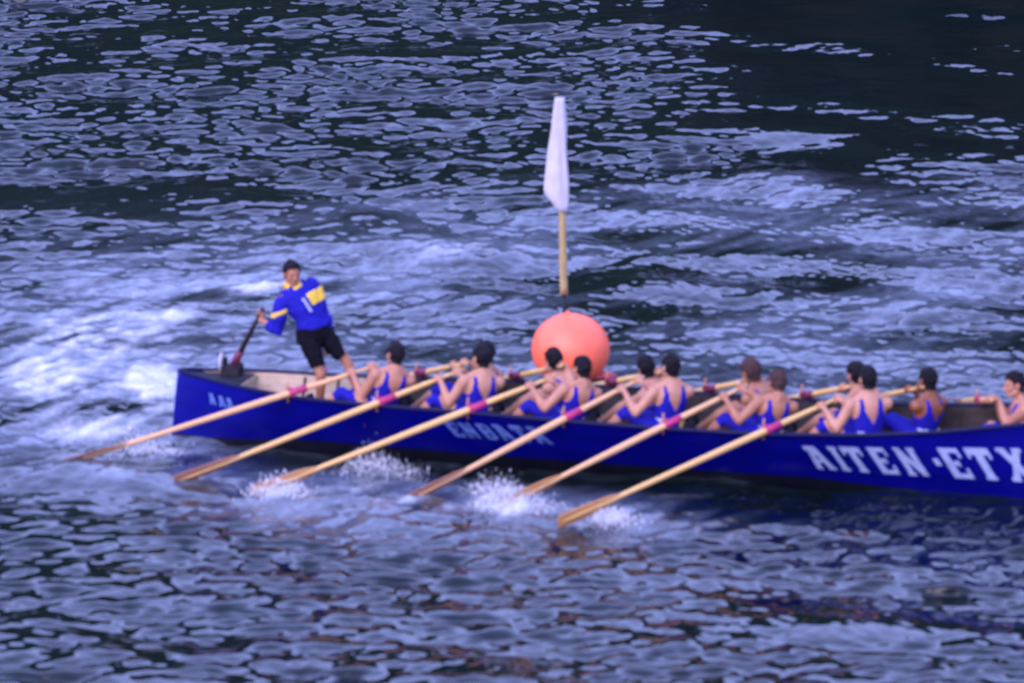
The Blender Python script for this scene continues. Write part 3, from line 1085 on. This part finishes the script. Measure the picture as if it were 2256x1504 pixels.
    for Lg in legs:
        d1, k1 = seg_d(Lg['hj'], Lg['kn'])
        d2, k2 = seg_d(Lg['kn'], np.array(Lg['ankle'], float))
        dthigh.append(d1)
        kth.append(k1)
        dshin.append(d2)
    dth, dsh = np.minimum(*dthigh), np.minimum(*dshin)
    kmin = np.where(dthigh[0] < dthigh[1], kth[0], kth[1])
    inleg = (dth < .105) & (t_ < .06)
    darm = np.full(len(bv), 9.0)
    for sh, el_, wr, r_ in limb:
        d1, k1 = seg_d(sh + (el_ - sh) * .12, el_)
        d2, k2 = seg_d(el_, wr)
        darm = np.minimum(darm, np.minimum(d1 - .056, d2 - .050))
    core = (np.abs(A_) < np.interp(t_, [-.1, .05, .16, .37, .5], [.205, .20, .18, .215, .15])) & (np.abs(B_) < .20)
    if kind == 'rower':
        vest = core & (t_ > -.13) & (t_ < .50) & ((darm > .0) | (t_ < .25))
        aA = np.abs(A_)
        back = B_ < 0
        scoop = np.where(back, np.interp(t_, [.25, .30, .37, .46, .50], [0, .028, .058, .074, .078]), np.interp(t_, [.36, .42, .47], [0, .05, .075]))
        arm_h = np.interp(t_, [.22, .30, .36, .42, .46, .50], [.30, .165, .135, .125, .120, .115])
        vest &= ~((aA < scoop) & (t_ > np.where(back, .25, .36))) & (aA < arm_h)
        yel = vest & back & (A_ > .045) & (A_ < .125) & (t_ < .14)
        wht = vest & (A_ < -.09) & (t_ < .17) & (t_ > .03) & (dth > .12)
        shorts = (dth < .105) & (t_ < .30) & (kmin < 1.01) & (dsh > .052) & (darm > .02) & ~core | (inleg & (kmin < .8) & (dsh > .07)) & ~vest
        shell('vest', bv, bn, bf, vest | shorts, .007, M_VEST, body)
        shell('side_panel', bv, bn, bf, yel, .011, M_YELLOW, body)
        shell('side_panel', bv, bn, bf, wht, .011, M_WCLOTH, body)
        shoe_m = M_SHOE
    else:
        sleeve = np.zeros(len(bv), bool)
        for sh, el_, wr, r_ in limb:
            d1, k1 = seg_d(sh, el_)
            d2, k2 = seg_d(el_, wr)
            sleeve |= (d1 < .075) | ((d2 < .06) & (k2 < .55))
        tor = core & (t_ > -.02) & (t_ < .53)
        jac = (tor | sleeve) & ~((dth < .10) & (t_ < -.03))
        chest = jac & (t_ > .25) & (t_ < .385) & ~(sleeve & (darm < -.0) & False)
        chest &= ((A_ < -.03) & ~(sleeve & (darm < -.02) & (A_ < -.19))) | ((A_ > .19) & (t_ > .33) & (t_ < .375))
        shell('jacket', bv, bn, bf, jac, .020, M_VEST, body, .016, 9)
        shell('chest_band', bv, bn, bf, chest, .031, M_YELLOW, body, .010, 9)
        shell('collar', bv, bn, bf, core & (t_ > .465) & (t_ < .575) & (np.abs(A_) < .075), .022, M_YELLOW, body, .006, 12)
        zipm = jac & (B_ > .02) & (A_ > -.004) & (A_ < .030) & (t_ > .20) & (t_ < .37)
        shell('zip_stripe', bv, bn, bf, zipm, .036, M_WCLOTH, body)
        shorts = ((core & (t_ < .06)) | ((dth < .12) & (kmin < .52))) & (t_ > -.42) & (dsh > .10) & ~sleeve
        shell('shorts', bv, bn, bf, shorts, .024, M_BLACK, body, .014, 9)
        shoe_m = None
    if shoe_m:
        for Lg in legs:
            an, toe = np.array(Lg['ankle'], float), np.array(Lg['toe'], float)
            fd = nrm(toe - an)
            sole = np.array(Lg['sole'], float)
            e = Acc()
            capsule(e, an - fd * .035 + sole * .045, .046, toe + fd * .015 + sole * .045, .038, 12, [(.5, .052)])
            sv_, sn_, sf_ = remesh(e, 0.012, 2)
            obj('shoe', sv_, sf_, shoe_m, body)
    return body


def oar_hand(oar, s, sgn, come):
    """hand closed round the oar s metres from its handle end; come: from the bar towards the forearm"""
    c = oar['h0'] + oar['d'] * s
    z = oar['d'] * sgn
    x = np.array(come, float)
    x = nrm(x - z * (x @ z))
    y = np.cross(z, x)
    return (GRIP_OAR, c, x, y, z), c + x * (0.020 + .043) - y * .055


def rower(i, oar, hipx, hipy, headx, ztop, yaw, label, skin, hair=None, side=-1, torso=None, face_yaw=None, latlean=0.0, nod=0.12, zhip=0.475, head_bob=0.0, hair_off=0.012):
    hip = np.array([hipx, hipy, zhip])
    off = headx - hipx
    if torso is None:
        torso = min(max((ztop - zhip) / 0.80, .88), 1.03)
    lean = math.atan2(off + 0.02, .62)
    up_t = nrm((math.sin(lean) * 1.15, latlean, math.cos(lean)))
    up_h = nrm((math.sin(lean) * .7, latlean * .6, math.cos(lean)))
    f_t = nrm((-math.cos(yaw), math.sin(yaw), 0))
    f_h = nrm((-math.cos(yaw * .45), math.sin(yaw * .45), 0))
    fy = yaw * .55 if face_yaw is None else face_yaw
    hface = nrm((-math.cos(fy), math.sin(fy), 0))
    # the end of the near oars lies towards the far side, so the right hand holds it; mirrored on the far side
    sR, sL = (0.075, 0.30) if side < 0 else (0.30, 0.075)
    come = nrm((0.75, 0.0, 0.55))
    arms = []
    for s, sgnh, hs in ((sR, 1, 'R'), (sL, -1, 'L')):
        zz = (-1 if hs == 'R' else 1)                     # thumb of the right hand towards the left hand
        along = oar['d']
        left_dir = np.array([0, -1.0, 0])
        z_to_left = 1 if along @ left_dir > 0 else -1
        sg = z_to_left if hs == 'R' else -z_to_left
        hd, wr = oar_hand(oar, s, sg, come)
        # fingers must go over the top and away from the rower
        tpl, c, x, y, z = hd
        if hs == 'L':
            tpl = (tpl[0] * np.array([1, -1, 1]), tpl[1][:, ::-1])
            y2 = np.cross(z, x)
            wr = c + x * .063 + y2 * .055
            hd = (tpl, c, x, y2, z)
        arms.append(dict(wrist=wr, hand=hd, pole=(0.45, (0.45 if hs == 'R' else -0.45), -0.95)))
    legs = []
    for s in (1, -1):
        y_ = hipy + s * .085
        an = np.array([hipx - .74, y_, .40])
        toe = an + np.array([-.07, 0, .17])
        legs.append(dict(ankle=an, toe=toe, pole=(-.1, s * .15, 1.0), sole=nrm((-.9, 0, -.35))))
    return person((hipx, hipy, .385), hip, up_t, up_h, f_t, f_h, hface, arms, legs, skin, hair or M_HAIR, label, 'rowers seated in the blue boat', torso, nod=nod, hair_off=hair_off)


R_ = math.radians
NH = [(2.60, 1.23), (3.54, 1.24), (4.67, 1.20), (5.60, 1.29), (6.77, 1.14), (7.71, 1.33)]
LB = ['near side rower closest to the standing cox, black hair', 'near side rower seated just left of the red buoy, head clear of it', 'near side rower with his black hair against the right of the red buoy',
      'near side rower just right of the red buoy, bare arm stretched down', 'near side rower with lowered reddish brown head beside a bushy haired man', 'near side rower above the start of the big white lettering, black hair']
for i in range(6):
    rower(i, near[i], THX[i] + .95, -.30, NH[i][0], NH[i][1], R_([56, 54, 48, 52, 56, 60][i]), LB[i], SKINS[[1, 0, 1, 0, 2, 0][i]], M_HAIRB if i == 4 else None, -1,
          face_yaw=R_([44, 42, 40, 46, 58, 52][i]), nod=[.1, .15, .2, .1, .35, .05][i])
FH = [None, (3.43, 1.02), (4.13, 1.10), (5.13, 1.13), (6.30, 1.16), (7.45, 1.20)]
LF = [None, 'far side rower mostly hidden behind the rower left of the buoy', 'far side rower whose dark head stands against the middle of the red buoy', 'far side rower just right of the buoy, black cropped hair, paired with a taller man',
      'far side rower with thick bushy brown hair', 'far side rower whose dark head is half hidden by the near man above the lettering']
for i in range(1, 6):
    rower(i, far[i], THX[i] + .80, .27, FH[i][0], FH[i][1], R_([0, 26, 30, 28, 20, 30][i]), LF[i], SKINS[[0, 0, 0, 0, 2, 1][i]], M_HAIRB if i == 4 else None, 1,
          face_yaw=R_([0, 40, 48, 55, 42, 48][i]), nod=.15, zhip=.44, hair_off=.022 if i == 4 else .012)
rower(6, oar7, 8.22, .20, 8.25, 1.18, R_(30), 'brown skinned rower sitting alone ahead of the lettering start, black hair', SKINS[3], None, 1, face_yaw=R_(48), zhip=.45)
rower(7, oar8, 9.37, -.05, 9.23, 1.30, R_(-25), 'rower cut by the right edge of the photo behind a pale raised oar', SKINS[1], M_HAIR, 1, face_yaw=R_(-30), zhip=.50)

# ---- the cox, standing and leaning on the steering oar
gc = s_top + sd_ * .10
z = -sd_
x = nrm(np.array([.75, -.2, .35]) - z * (np.array([.75, -.2, .35]) @ z))
hdR = (GRIP_OAR, gc, x, np.cross(z, x), z)
wrR = gc + x * .063 - np.cross(z, x) * .055
hipc = np.array([1.57, .0, 1.22])
shc = np.array([1.27, 0., 1.71])
upc = nrm(shc - hipc)
fc = nrm((.72, -.70, -.05))
rtc = nrm(np.cross(fc, upc))
wrL = np.array([1.72, .12, 1.13])
hxl = nrm((-.1, -.5, -.75))
hyl = nrm(np.cross((0.9, .2, 0), hxl))
hzl = np.cross(hxl, hyl)
hl = (HAND_OPEN[0] * np.array([1, 1, -1]), HAND_OPEN[1][:, ::-1])
cox = person((1.66, 0, .30), hipc, upc, nrm((-.25, 0, 1)), fc, nrm((.8, -.6, 0)), nrm((.62, -.78, -.12)),
             [dict(wrist=wrR, hand=hdR, pole=(.3, -.3, -1)), dict(wrist=wrL, hand=(hl, wrL, hxl, hyl, hzl), pole=(.8, .5, -.2))],
             [dict(ankle=(1.66, -.08, .38), toe=(1.80, -.18, .31), pole=(.9, -.5, 0), sole=(0, 0, -1)), dict(ankle=(2.06, .10, .50), toe=(2.22, .06, .42), pole=(.6, .1, 1), sole=(0, 0, -1))],
             SKINS[2], M_HAIR, 'cox standing in the stern in a blue and yellow jacket and black shorts', None, 1.06, 'cox', neck_up=0.9)

# ------------------------------------------------------------------ buoy with its flag
bc = on_z(1257, 836, 0.0)
buoy = empty('buoy', (bc[0], bc[1], 0))
tag(buoy, 'large round coral red buoy carrying a white flag on a tall pole', 'buoy')
a = Acc()
rb = 0.44
prof = []
for k in range(25):
    t_ = -math.pi / 2 + math.pi * (k + .02) / 24.04
    prof.append((math.sin(t_), math.cos(t_)))
cz = 0.345
rings(a, [(bc[0], bc[1], cz + s * rb * .93) for s, c in prof], [(c * rb, 0, 0) for s, c in prof], [(0, c * rb, 0) for s, c in prof], 40)
obj('float', a.v, a.f, M_BUOY, buoy)
a = Acc()                                                           # seam band and neck
cs = [(.0, .06), (.012, .06), (.022, .05), (.03, .035), (.045, .03)]
rings(a, [(bc[0] - .05, bc[1], cz + rb * .925 + h - .015) for h, _ in cs], [(r, 0, 0) for _, r in cs], [(0, r, 0) for _, r in cs], 16)
obj('neck', a.v, a.f, M_BUOY, buoy)
a = Acc()                                                           # collar flap trailing on the water
fl = [bc + RX * q + RD * 0 for q in (.18, .30, .42, .52)]
rings(a, [np.array(p) + np.array([0, 0, h]) for p, h in zip(fl, (.04, .05, .055, .045))], [RD * r for r in (.16, .15, .10, .03)], [np.array([0, 0, r]) for r in (.045, .045, .035, .012)], 12)
obj('collar_flap', a.v, a.f, M_BUOYD, buoy)
pt = np.array(bc) - RX * .055
tilt = nrm(-RX * .022 + np.array([0, 0, 1.0]))
P = lambda h: pt + tilt * h
a = Acc()
tube(a, [P(.72), P(.80), P(1.0)], [.022, .02, .02], 10)
obj('socket', a.v, a.f, M_FITTING, buoy)
a = Acc()
hs = np.linspace(.98, 3.20, 24)
tube(a, [P(h) for h in hs], [.044 - .006 * (h - 1) + (.005 if k % 4 == 0 else 0) for k, h in enumerate(hs)], 12)
obj('pole', a.v, a.f, M_BAMBOO, buoy)
# hanging flag: folds gathered along the pole, drooping to a point
fh = np.linspace(3.20, 1.92, 40)
wl = lambda h: np.interp(h, [1.92, 1.96, 2.10, 2.16, 2.5, 3.0, 3.2], [.02, .07, .18, .20, .15, .085, .05])
wr_ = lambda h: np.interp(h, [1.92, 1.98, 2.2, 2.6, 3.2], [.045, .075, .085, .07, .055])
v, f = [], []
nsg = 28
for h in fh:
    c = P(h)
    for k in range(nsg):
        an = 2 * math.pi * k / nsg
        ca, sa = math.cos(an), math.sin(an)
        ex = (wr_(h) if ca > 0 else wl(h)) * ca
        fold = 1 + .18 * math.sin(5 * an + 2.1 * h) + .10 * math.sin(9 * an - 3.3 * h)
        ez = (.055 + .02 * (3.2 - h)) * sa * fold
        nzv = noise.noise(Vector((ca * 1.5, sa * 1.5, h * 3))) * .012
        v.append(c + RX * (ex + nzv) * (1 + .05 * math.sin(7 * h + 3 * an)) + RD * ez)
for i in range(len(fh) - 1):
    for k in range(nsg):
        k2 = (k + 1) % nsg
        f.append((i * nsg + k, i * nsg + k2, (i + 1) * nsg + k2, (i + 1) * nsg + k))
f.append(tuple(range(nsg - 1, -1, -1)))
f.append(tuple((len(fh) - 1) * nsg + k for k in range(nsg)))
obj('flag', v, f, M_FLAG, buoy)

# ------------------------------------------------------------------ spray thrown up by the blades
M_SPRAY = mat('white_spray', (0.4950, 0.5100, 0.5400), 0.5, 0, 1, 0.5)
ICO = []
bm = bmesh.new()
bmesh.ops.create_icosphere(bm, subdivisions=1, radius=1.0)
bmesh.ops.delete(bm, geom=list(bm.verts), context='VERTS')
for q in ((1, 0, 0), (-1, 0, 0), (0, 1, 0), (0, -1, 0), (0, 0, 1), (0, 0, -1)):
    bm.verts.new(q)
bm.verts.ensure_lookup_table()
for q in ((0, 2, 4), (2, 1, 4), (1, 3, 4), (3, 0, 4), (2, 0, 5), (1, 2, 5), (3, 1, 5), (0, 3, 5)):
    bm.faces.new([bm.verts[k_] for k_ in q])
bm.verts.index_update()
ICO = (np.array([q.co[:] for q in bm.verts]), [tuple(x_.index for x_ in q.verts) for q in bm.faces])
bm.free()
SPR = [(835, 1045, 70, .20, 330, 'spray thrown up between the hull and the third oar'), (620, 1085, 60, .13, 330, 'white splash over the golden blade of the third oar'),
       (1130, 1122, 80, .20, 420, 'white splash round the hidden blade of the fifth oar'), (1350, 1148, 45, .10, 220, 'white splash beside the foremost orange blade'),
       (320, 1000, 60, .18, 200, 'drips falling from the sternmost oar'), (1090, 1085, 60, .12, 150, 'thin spray against the hull behind the fifth oar')]
for px, py, wpx, hh, n, lab in SPR:
    c = on_z(px, py, 0)
    g = random.Random(px)
    a = Acc()
    for _ in range(n * 4):
        q = g.gauss(0, wpx / 205 * .6)
        dq = g.gauss(0, .16)
        zz = abs(g.gauss(0, hh * .6)) * math.exp(-(q / (wpx / 205)) ** 2) + .01
        r = abs(g.gauss(.0, .0026)) + .0014
        ctr = c + RX * (q - .25 * zz) + RD * dq + np.array([0, 0, zz])
        sc = np.array([r * g.uniform(.8, 1.5), r * g.uniform(.8, 1.5), r * g.uniform(1.0, 4.5)])
        a.add(ICO[0] * sc + ctr, ICO[1])
    o = obj('spray', a.v, a.f, M_SPRAY, None, loc=tuple(c))
    tag(o, lab, None, None, 'stuff')
